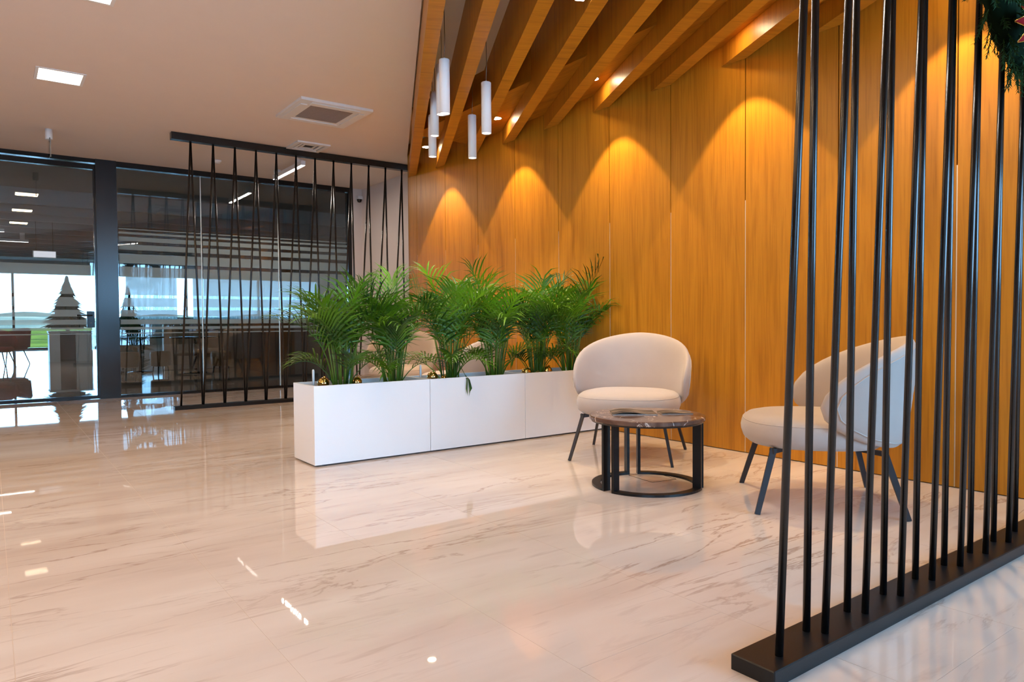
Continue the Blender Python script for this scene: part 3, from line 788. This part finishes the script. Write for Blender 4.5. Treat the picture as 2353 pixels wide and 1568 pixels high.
# floor outlet hatch
hq = [(3.314, 3.222), (3.280, 2.985), (3.470, 2.955), (3.510, 3.190)]
hatch = thing('floor_hatch', 'square floor outlet hatch framed in dark metal under the near coffee table', 'hatch', (0, 0, 0))
cx_ = sum(p[0] for p in hq)/4; cy_ = sum(p[1] for p in hq)/4
for i in range(4):
    a = Vector(hq[i]); b_ = Vector(hq[(i+1) % 4]); c = Vector((cx_, cy_))
    ai = a+(c-a)*0.045; bi = b_+(c-b_)*0.045
    MB().prism([tuple(a), tuple(ai), tuple(bi), tuple(b_)], 0.0, 0.0012).build('frame_side', M['black'], hatch)
MB().prism([tuple(Vector(p)+(Vector((cx_, cy_))-Vector(p))*0.05) for p in hq], 0.0, 0.0008).build('hatch_lid', M['floor'], hatch)

# ------------------------------------------------------------------ planters
PY0, PY1, PH = 4.745, 5.155, 0.566
pl_lab = ['white planter box at the free left end of the row', 'white planter box in the middle of the row', 'white planter box at the wood wall, partly behind the chair']
def make_planter():
    t = thing('planter_box', pl_lab[0], 'planter', (1.798, PY0, 0), 0, 'white planter boxes')
    Lx, D = 0.921, PY1-PY0
    MB().bbox(0, Lx, 0, 0.018, 0.012, PH, 0.0015).build('front_panel', M['planter'], t)
    MB().bbox(0, Lx, D-0.018, D, 0.012, PH, 0.0015).build('back_panel', M['planter'], t)
    MB().bbox(0, 0.018, 0.018, D-0.018, 0.012, PH, 0.0015).build('side_panel', M['planter'], t)
    MB().bbox(Lx-0.018, Lx, 0.018, D-0.018, 0.012, PH, 0.0015).build('side_panel', M['planter'], t)
    MB().box(0.018, Lx-0.018, 0.018, D-0.018, 0.02, 0.40).build('liner', M['pgrey'], t)
    MB().box(0.02, Lx-0.02, 0.02, D-0.02, 0.40, 0.485).build('soil', M['soil'], t)
    for x in (0.09, Lx-0.09):
        for y in (0.05, D-0.05): MB().lathe([(0.02, 0), (0.02, 0.0119)], 12, (x, y)).build('foot', M['dark'], t)
    return t
pl0 = make_planter()
dup(pl0, (1.798+0.9245, PY0, 0), 0, pl_lab[1], 'white planter boxes')
dup(pl0, (1.798+1.849, PY0, 0), 0, pl_lab[2], 'white planter boxes')
def gauge(x, y, label):
    t = thing('water_gauge', label, 'gauge', (x, y, 0.486), 0, 'water gauges in the planters')
    MB().lathe([(0.009, 0.05), (0.009, 0.17), (0.006, 0.178), (0.0, 0.18)], 12).build('tube', M['white'], t)
    MB().lathe([(0.010, 0), (0.010, 0.05)], 12).build('collar', M['dark'], t)
gauge(1.90, 5.02, 'clear water gauge at the left end of the first planter')
gauge(2.78, 5.00, 'clear water gauge at the left end of the middle planter')

# ------------------------------------------------------------------ palms
def frond(mb, base, az, tilt, L_, arch, leaf_len, nleaf, r, start=0.42, gravity=1.0):
    """one arching palm frond: stem plus two rows of narrow leaflets"""
    d = Vector((math.cos(az), math.sin(az), 0))
    N_ = 18; pts = []; p = Vector(base); ang = tilt
    for i in range(N_+1):
        pts.append(p.copy()); u_ = i/N_
        ang = tilt+arch*u_**2.0
        p = p+(d*math.sin(ang)+Vector((0, 0, math.cos(ang))))*(L_/N_)
    stem_r = [0.0055*(1-0.8*i/N_) for i in range(N_+1)]
    mb.tube(pts, stem_r, 5)
    sd = Vector((-d.y, d.x, 0))
    for i in range(nleaf):
        u_ = start+(1-start)*(i+0.5)/nleaf
        f = u_*N_; k = min(N_-1, int(f)); q = pts[k].lerp(pts[k+1], f-k)
        tan = (pts[k+1]-pts[k]).normalized(); nrm = sd.cross(tan).normalized()
        if nrm.z < 0: nrm = -nrm
        w_ = (u_-start)/(1-start)
        ll = leaf_len*(0.55+0.75*math.sin(PI*min(1.0, w_*0.85+0.12)))*(0.85+0.3*r.random())
        for s_ in (-1, 1):
            spread = 0.95-0.55*w_
            dr_ = (tan*(1.0-0.35*spread)+sd*s_*spread*0.85+nrm*(0.35+0.15*r.random())).normalized()
            wd = 0.0074*(0.8+0.5*r.random())
            cr = dr_.cross(nrm).normalized()
            a0 = q; segs = []
            pos_ = Vector(a0); dd = dr_.copy()
            for j in range(4):
                segs.append((pos_.copy(), dd.copy()))
                pos_ = pos_+dd*(ll/3.2)
                dd = (dd+Vector((0, 0, -0.30*gravity*(0.6+0.8*r.random())))).normalized()
            ws = (0.35, 1.0, 0.75, 0.0)
            vs = []
            for (pp_, _), wv in zip(segs, ws): vs += [pp_-cr*wd*wv, pp_+nrm*(-0.25*wd*wv), pp_+cr*wd*wv]
            fs = []
            for j in range(3):
                for m_ in range(2): fs.append((3*j+m_, 3*j+m_+1, 3*j+4+m_, 3*j+3+m_))
            mb.add(vs, fs, True)
palm_lab = ['leafy palm at the left end of the planter row, above a gold bauble', 'palm second from the left end of the planter row',
            'bright tall palm at the left of the middle planter, a frond hanging over its front', 'palm at the right of the middle planter with upright thin fronds',
            'dark green palm fifth from the left, between gold baubles', 'palm at the wood wall end of the planter row, behind the chair']
palm_x = [2.09, 2.515, 3.03, 3.47, 3.93, 4.33]
palm_h = [0.70, 0.68, 0.77, 0.76, 0.77, 0.76]
for i, (px, ph) in enumerate(zip(palm_x, palm_h)):
    r = random.Random(100+i)
    t = thing('potted_palm', palm_lab[i], 'plant', (px, 4.95, 0.483), 0, 'palms in the planters')
    nf = 18
    for k in range(nf):
        az = 2.4*k+r.uniform(-0.3, 0.3)+i
        inner = k/nf
        mb = MB()
        b0 = (0.06*math.cos(az)*r.random(), 0.06*math.sin(az)*r.random(), 0)
        if k >= nf-5:       # short low arching fronds
            frond(mb, b0, az, 0.35+0.3*r.random(), ph*0.66, 1.5+0.5*r.random(), 0.17, 11, r, 0.42, 1.3)
        else:
            L_ = ph*(1.02+0.22*r.random())*(1.0 if k else 1.1)
            frond(mb, b0, az, 0.04+0.20*inner, L_, 0.55+1.75*inner+0.4*r.random(), 0.30, 15, r, 0.33+0.10*r.random(), 1.45)
        for q, v_ in enumerate(mb.v):
            if px+v_[0] > 4.54: mb.v[q] = (4.54-px-0.02*r.random(), v_[1], v_[2])
        fo = mb.build('frond', M['leaf'], t, fix=False)
    mb = MB()
    for k in range(16):
        a = r.random()*2*PI; R = 0.065*r.random()**0.5
        mb.tube([(R*math.cos(a), R*math.sin(a), -0.0), (R*1.5*math.cos(a), R*1.5*math.sin(a), 0.20), (R*2.2*math.cos(a), R*2.2*math.sin(a), 0.42)], [0.007, 0.006, 0.004], 6)
    mb.build('stems', M['stem'], t, fix=False)
    if i == 2:              # the frond that hangs down over the planter front
        mb = MB(); vsr = random.Random(4)
        for (xo, ln) in ((-0.012, 0.15), (0.012, 0.155), (0.022, 0.12)):
            a = Vector((0.02, -0.19, 0.10)); b_ = Vector((0.03+xo*0.6, -0.216, 0.06)); c = Vector((0.03+xo*1.3, -0.222, -0.01)); e_ = Vector((0.03+xo*0.6, -0.222, 0.08-ln))
            wv = (0.002, 0.005, 0.007, 0.0)
            vs = []
            for p_, w__ in zip((a, b_, c, e_), wv): vs += [p_-Vector((w__, 0, 0)), p_+Vector((w__, 0, 0))]
            mb.add(vs, [(0, 1, 3, 2), (2, 3, 5, 4), (4, 5, 7, 6)])
        mb.tube([(0, 0, 0.1), (0.01, -0.1, 0.20), (0.02, -0.19, 0.10)], [0.004, 0.003, 0.002], 5)
        mb.build('frond', M['leaf'], t, fix=False)

# gold baubles lying in the planters
ball_me = MB().lathe([(0.0, -0.045)]+[(0.045*math.cos(a), 0.045*math.sin(a)) for a in [math.radians(d) for d in range(-75, 90, 15)]]+[(0.0, 0.045)], 24).mesh('gold_bauble'); ball_me.materials.append(M['gold'])
cap_me = MB().lathe([(0.010, 0.042), (0.010, 0.054), (0.0, 0.055)], 12).mesh('bauble_cap'); cap_me.materials.append(M['gold'])
balls = [(1.975, 5.02, 1.0, 'gold bauble left of the first palm'), (2.215, 4.97, 0.95, 'gold bauble right of the first palm'), (2.895, 5.01, 1.0, 'large gold bauble left of the middle planter bright palm, nearer the joint'),
         (2.985, 4.965, 0.7, 'small gold bauble beside the bright palm stems'), (3.80, 4.93, 1.0, 'gold bauble left of the dark green fifth palm'),
         (3.870, 4.855, 0.62, 'small shiny gold bauble in front of the fifth palm'), (3.885, 4.80, 0.55, 'smallest gold bauble at the planter rim by the fifth palm'), (4.01, 4.90, 1.05, 'gold bauble right of the dark green fifth palm')]
for x, y, sc, lab in balls:
    t = thing('gold_bauble', lab, 'bauble', (x, y, 0.483+0.045*sc+0.03), 0, 'gold baubles in the planters')
    t.scale = (sc, sc, sc); t.rotation_euler = (0.6*rnd.random(), 0.8*rnd.random(), rnd.random())
    link('ball', ball_me, t); link('cap', cap_me, t)

# ------------------------------------------------------------------ wreath on the near screen
wt = thing('wreath', 'green fir wreath with a red flower hanging on the near rod screen', 'wreath', (3.33, 1.055, 2.40))
r = random.Random(21)
mb = MB()
def torus_pt(a, b_, R, q): return Vector(((R+q*math.cos(b_))*math.cos(a), q*0.55*math.sin(b_), (R+q*math.cos(b_))*math.sin(a)))
vs = []; fs = []; na, nb = 48, 10
for i in range(na):
    for k in range(nb): vs.append(torus_pt(2*PI*i/na, 2*PI*k/nb, 0.36, 0.075+0.02*r.random()))
for i in range(na):
    for k in range(nb):
        i2, k2 = (i+1) % na, (k+1) % nb; fs.append((i*nb+k, i2*nb+k, i2*nb+k2, i*nb+k2))
mb.add(vs, fs, True); mb.build('fir_ring', M['fircore'], wt)
mb = MB()
for i in range(640):
    a = r.random()*2*PI; bb = r.random()*2*PI
    p = torus_pt(a, bb, 0.36, 0.07); c = Vector((0.36*math.cos(a), 0, 0.36*math.sin(a)))
    out = (p-c).normalized(); tw = Vector((-math.sin(a), 0, math.cos(a)))
    d = (out*0.9+tw*0.8+Vector((r.uniform(-.4, .4), r.uniform(-.25, .25), r.uniform(-.4, .4)))).normalized()
    if p.y > 0.03: d.y = min(d.y, 0.05)
    L_ = 0.07+0.05*r.random()
    e_ = p+d*L_
    mb.tube([p, e_], [0.003, 0.001], 4, caps=False)
    sid = d.cross(Vector((r.random()-.5, r.random()-.5, r.random()-.5))).normalized(); s2 = d.cross(sid)
    for j in range(22):
        q = p.lerp(e_, 0.15+0.85*j/22); th = j*2.4
        nd = (d*0.7+(sid*math.cos(th)+s2*math.sin(th))*0.8).normalized(); ln = 0.030*(1-0.4*j/22)
        ws_ = nd.cross(d).normalized()*0.0030
        mb.add([q-ws_, q+ws_, q+nd*ln], [(0, 1, 2)])
o = mb.build('fir_needles', M['fir'], wt, fix=False); o['kind'] = 'stuff'
def petal(mb, c, d, nrm, L_, W_):
    sd = d.cross(nrm).normalized()
    prof = [(0, 0.12), (0.25, 0.75), (0.5, 1.0), (0.75, 0.72), (1.0, 0.04)]
    vs = []; fs = []
    for u_, w_ in prof:
        q = c+d*L_*u_+nrm*(0.02*math.sin(PI*u_)-0.012*u_)
        vs += [q-sd*W_*w_*0.5+nrm*0.006*w_, q, q+sd*W_*w_*0.5+nrm*0.006*w_]
    for i in range(4):
        for k in range(2): fs.append((3*i+k, 3*i+k+1, 3*i+4+k, 3*i+3+k))
    mb.add(vs, fs, True); return vs
fc = Vector((3.06-3.33, -0.095, 2.06-2.40))
for k in range(7):
    a = 2*PI*k/7+0.4; d = Vector((math.cos(a), 0.12, math.sin(a))).normalized(); nrm = Vector((0, -1, 0))
    mb = MB(); vs = petal(mb, fc, d, nrm, 0.085, 0.05); p = mb.build('red_petal', M['red'], wt, fix=False)
    e1 = [vs[3*i] for i in range(5)]; e2 = [vs[3*i+2] for i in range(5)]
    MB().tube(e1, 0.0022, 5).tube(e2, 0.0022, 5).build('gold_edge', M['gold'], p, fix=False)
mb = MB()
for k in range(9):
    a = k*2.4; q = fc+Vector((0.010*math.cos(a), -0.018, 0.010*math.sin(a)))
    mb.lathe([(0.0, -0.005), (0.005, 0.0), (0.0, 0.005)], 8)
    for idx in range(len(mb.v)-24, len(mb.v)): v_ = mb.v[idx]; mb.v[idx] = (v_[0]+q.x, v_[1]+q.y, v_[2]+q.z)
mb.build('flower_centre', M['gold'], wt)
mb = MB(); sp0 = Vector((3.12-3.33, -0.085, 1.97-2.40))
for k in range(3):
    d = Vector((-1, -0.1, -0.12+0.25*(k-1))).normalized(); e_ = sp0+d*0.11
    mb.tube([sp0, e_], [0.003, 0.0015], 5)
    for j in range(18):
        q = sp0.lerp(e_, j/18); s_ = 1 if j % 2 else -1
        nd = (d*0.8+Vector((0, -0.1*s_, 0.55*s_))).normalized(); mb.add([q+Vector((0, -.001, -.001)), q+Vector((0, .001, .001)), q+nd*0.035], [(0, 1, 2)])
mb.build('silver_sprig', M['silver'], wt, fix=False)

# ------------------------------------------------------------------ lamps
def panel_light(x, y, label):
    t = thing('ceiling_panel_light', label, 'lamp', (x, y, ZC), 0, 'square ceiling panel lights')
    MB().ring_sector(0.0, 0.0, 0, 1, 0, 0, 1) if False else None
    mb = MB()
    for a in ((-0.19, 0.19, -0.19, -0.165), (-0.19, 0.19, 0.165, 0.19), (-0.19, -0.165, -0.165, 0.165), (0.165, 0.19, -0.165, 0.165)): mb.box(*a, -0.006, -0.0005)
    mb.build('frame', M['white'], t)
    MB().box(-0.165, 0.165, -0.165, 0.165, -0.004, -0.0005).build('diffuser', M['panelglow'], t)
    area_light('panel_lamp', (0, 0, -0.012), 0.31, 0.31, P_PANEL, WARM, parent=t)
panel_light(0.56, 7.56, 'square white ceiling panel light nearest to the glass door')
panel_light(0.56, 5.50, 'square white ceiling panel light at the top edge of the photo')
for (x, y, q_) in ((0.56, 3.44, 'next in line after the two in view'), (-0.6, 1.38, 'closest above the camera'), (-1.9, 7.56, 'added second row, nearest the glass wall'), (-1.9, 5.5, 'added second row, second from the glass wall'), (-1.9, 3.44, 'added second row, third from the glass wall'), (-1.9, 1.38, 'added second row, farthest from the glass wall'), (-4.3, 7.56, 'added outer row, nearest the glass wall'), (-4.3, 4.5, 'added outer row, middle one'), (-4.3, 1.38, 'added outer row, farthest from the glass wall')):  # second and outer rows are unseen lamps added for general light
    panel_light(x, y, 'white ceiling panel light left of the photo, %s' % q_)
def line_lamp(x, y, z, L_, rz, label, hang, power=None):
    t = thing('linear_lamp', label, 'lamp', (x, y, z), rz, 'linear lamps')
    MB().box(-0.03, 0.03, -L_/2, L_/2, 0.0, 0.06).build('lamp_body', M['whitemet'], t)
    MB().box(-0.026, 0.026, -L_/2+0.004, L_/2-0.004, -0.003, -0.0002).build('diffuser', M['lineglow'], t)
    for s_ in (-1, 1): MB().lathe([(0.05, 0.06), (0.05, hang)], 16, (0, s_*(L_/2-0.12))).build('mount', M['whitemet'], t)
    area_light('line_lamp', (0, 0, -0.01), 0.05, L_-0.02, power or P_LINE, (1.0, 0.86, 0.72), parent=t)
line_lamp(3.42, 9.87, 3.12, 1.17, 0, 'white linear ceiling lamp behind the far rod screen', ZC-3.12-0.001)
line_lamp(2.56, 2.50, 2.965, 1.72, -math.atan2(bd.x, bd.y), 'white linear lamp between the fourth and third oak beams at the top edge', ZR-2.965-0.001, P_BEAM)
line_lamp(-0.4, 20.5, 3.0, 2.4, PI/2, 'thin linear lamp of the hall among the baffles, nearest to the tree', 0.749)
line_lamp(-1.2, 18.5, 3.0, 3.0, PI/2, 'thin linear lamp of the hall among the baffles, left one', 0.749)

# recessed spots in the soffit
XSP = 4.24
for i, y in enumerate((7.42, 5.97, 4.53, 3.18, 1.745)):
    t = thing('recessed_spotlight', 'glowing round spotlight in the oak soffit, %s from the far corner' % ords[i], 'lamp', (XSP, y, ZS), 0, 'spotlights in the oak soffit')
    MB().lathe([(0.048, -0.004), (0.056, -0.004), (0.057, -0.0005), (0.048, -0.0005)], 24).build('bezel', M['white'], t)
    MB().lathe([(0.0, -0.0045), (0.0475, -0.0045), (0.0475, -0.0006)], 24).build('lens', M['spotglow'], t)
    d = bpy.data.lights.new('spot_lamp', 'SPOT'); d.energy = P_SPOT; d.color = SPOTC; d.spot_size = math.radians(74); d.spot_blend = 0.12; d.shadow_soft_size = 0.03
    so = bpy.data.objects.new('spot_lamp', d); COL.objects.link(so); so.parent = t; so.location = (0, 0, -0.012)
# pendants
pend = [(2.735, 4.511, 2.540, 'white tube pendant, foremost of the left cluster'), (2.954, 4.925, 2.669, 'white tube pendant partly behind the foremost one'), (3.162, 4.591, 2.478, 'white tube pendant, right one of the front pair'),
        (3.297, 5.618, 2.699, 'white tube pendant, middle height in the left cluster'), (3.451, 5.924, 2.589, 'white tube pendant, lowest in the left cluster'), (3.641, 5.520, 2.525, 'white tube pendant, lowest and right of the cluster')]
for i, (x, y, z, lab) in enumerate(pend):
    t = thing('pendant_lamp', lab, 'lamp', (x, y, z), 0, 'white tube pendants')
    MB().lathe([(0.034, 0.006), (0.038, 0.0), (0.039, 0.0), (0.039, 0.392), (0.036, 0.396), (0.006, 0.397), (0.006, 0.41), (0, 0.41)], 28).build('tube_shade', M['whitemet'], t)
    MB().lathe([(0.0, 0.0045), (0.034, 0.0045), (0.034, 0.006)], 24).build('lens', M['pendglow'], t)
    MB().tube([(0, 0, 0.40), (0.006, 0.0, 0.55), (0.0, 0, ZR-0.002-z)], 0.0028, 6).build('cable', M['cable'], t)
    d = bpy.data.lights.new('pendant_light', 'SPOT'); d.energy = P_PEND; d.color = (1.0, 0.92, 0.84); d.spot_size = math.radians(110); d.spot_blend = 0.6; d.shadow_soft_size = 0.03
    so = bpy.data.objects.new('pendant_light', d); COL.objects.link(so); so.parent = t; so.location = (0, 0, -0.006)

# ------------------------------------------------------------------ ceiling fittings
ac = thing('air_conditioner', 'white square cassette air conditioner in the ceiling', 'air conditioner', (2.9, 7.24, ZC))
hw = 0.385
mb = MB()
for a in ((-hw, hw, -hw, -0.23), (-hw, hw, 0.23, hw), (-hw, -0.23, -0.23, 0.23), (0.23, hw, -0.23, 0.23)): mb.box(*a, -0.028, -0.0005)
mb.build('panel', M['white'], ac)
MB().box(-0.229, 0.229, -0.229, 0.229, -0.018, -0.001).build('intake', M['dark'], ac)
for k in range(18): 
    y = -0.225+k*0.0262
    MB().box(-0.228, 0.228, y, y+0.016, -0.028, -0.0185).build('grille_bar', M['grille'], ac)
for (a, b_, c, d) in ((-0.26, 0.26, -0.345, -0.275), (-0.26, 0.26, 0.275, 0.345), (-0.345, -0.275, -0.26, 0.26), (0.275, 0.345, -0.26, 0.26)):
    fb = MB().bbox(a, b_, c, d, -0.040, -0.0285, 0.004).build('air_flap', M['white'], ac)
vt = thing('air_diffuser', 'small square white air diffuser in the ceiling above the far screen', 'vent', (3.28, 8.72, ZC))
for k, (a, b_) in enumerate(((0.21, 0.16), (0.14, 0.11), (0.09, 0.06))):
    mb = MB()
    for q in ((-a, a, -a, -b_), (-a, a, b_, a), (-a, -b_, -b_, b_), (b_, a, -b_, b_)): mb.box(*q, -0.020+0.005*k, -0.0005)
    mb.build('diffuser_ring', M['white'], vt)
MB().box(-0.158, 0.158, -0.158, 0.158, -0.004, -0.0006).build('dark_throat', M['dark'], vt)
v2 = thing('air_diffuser', 'white square air diffuser in the hall ceiling behind the glass', 'vent', (3.1, 13.2, 3.749))
mb = MB()
for q in ((-0.25, 0.25, -0.25, -0.18), (-0.25, 0.25, 0.18, 0.25), (-0.25, -0.18, -0.18, 0.18), (0.18, 0.25, -0.18, 0.18)): mb.box(*q, -0.02, -0.0005)
mb.build('diffuser_ring', M['white'], v2); MB().box(-0.179, 0.179, -0.179, 0.179, -0.004, -0.0006).build('dark_throat', M['dark'], v2)
sd_ = thing('smoke_detector', 'small round white smoke detector behind the top of the far screen', 'detector', (2.55, 10.17, ZC))
MB().lathe([(0.0, -0.045), (0.03, -0.045), (0.036, -0.03), (0.05, -0.026), (0.055, -0.001)], 24).build('detector_body', M['white'], sd_)
hk = thing('exit_sign', 'clear edge-on exit sign hanging from a white ceiling mount', 'sign', (0.594, 9.65, ZC))
MB().lathe([(0.035, -0.12), (0.037, -0.115), (0.037, -0.001)], 20).build('mount', M['white'], hk)
MB().box(-0.004, 0.004, -0.13, 0.13, -0.32, -0.12).build('clear_plate', M['acrylic'], hk)
MB().tube([(0.007, -0.10, -0.13), (0.007, -0.10, -0.33)], 0.004, 6).build('clip', M['edge'], hk)
cm = thing('security_camera', 'small white dome camera high on the wall right of the glass', 'camera', (5.09, GY-0.03, 3.05))
cm.location = (4.99, GY-0.032, 3.06)
MB().box(-0.04, 0.04, -0.10, 0.0, -0.0, 0.05).build('bracket', M['white'], cm)
MB().lathe([(0.0, -0.055), (0.03, -0.045), (0.042, -0.012), (0.044, -0.0005)], 20, (0, -0.055)).build('dome', M['black'], cm)
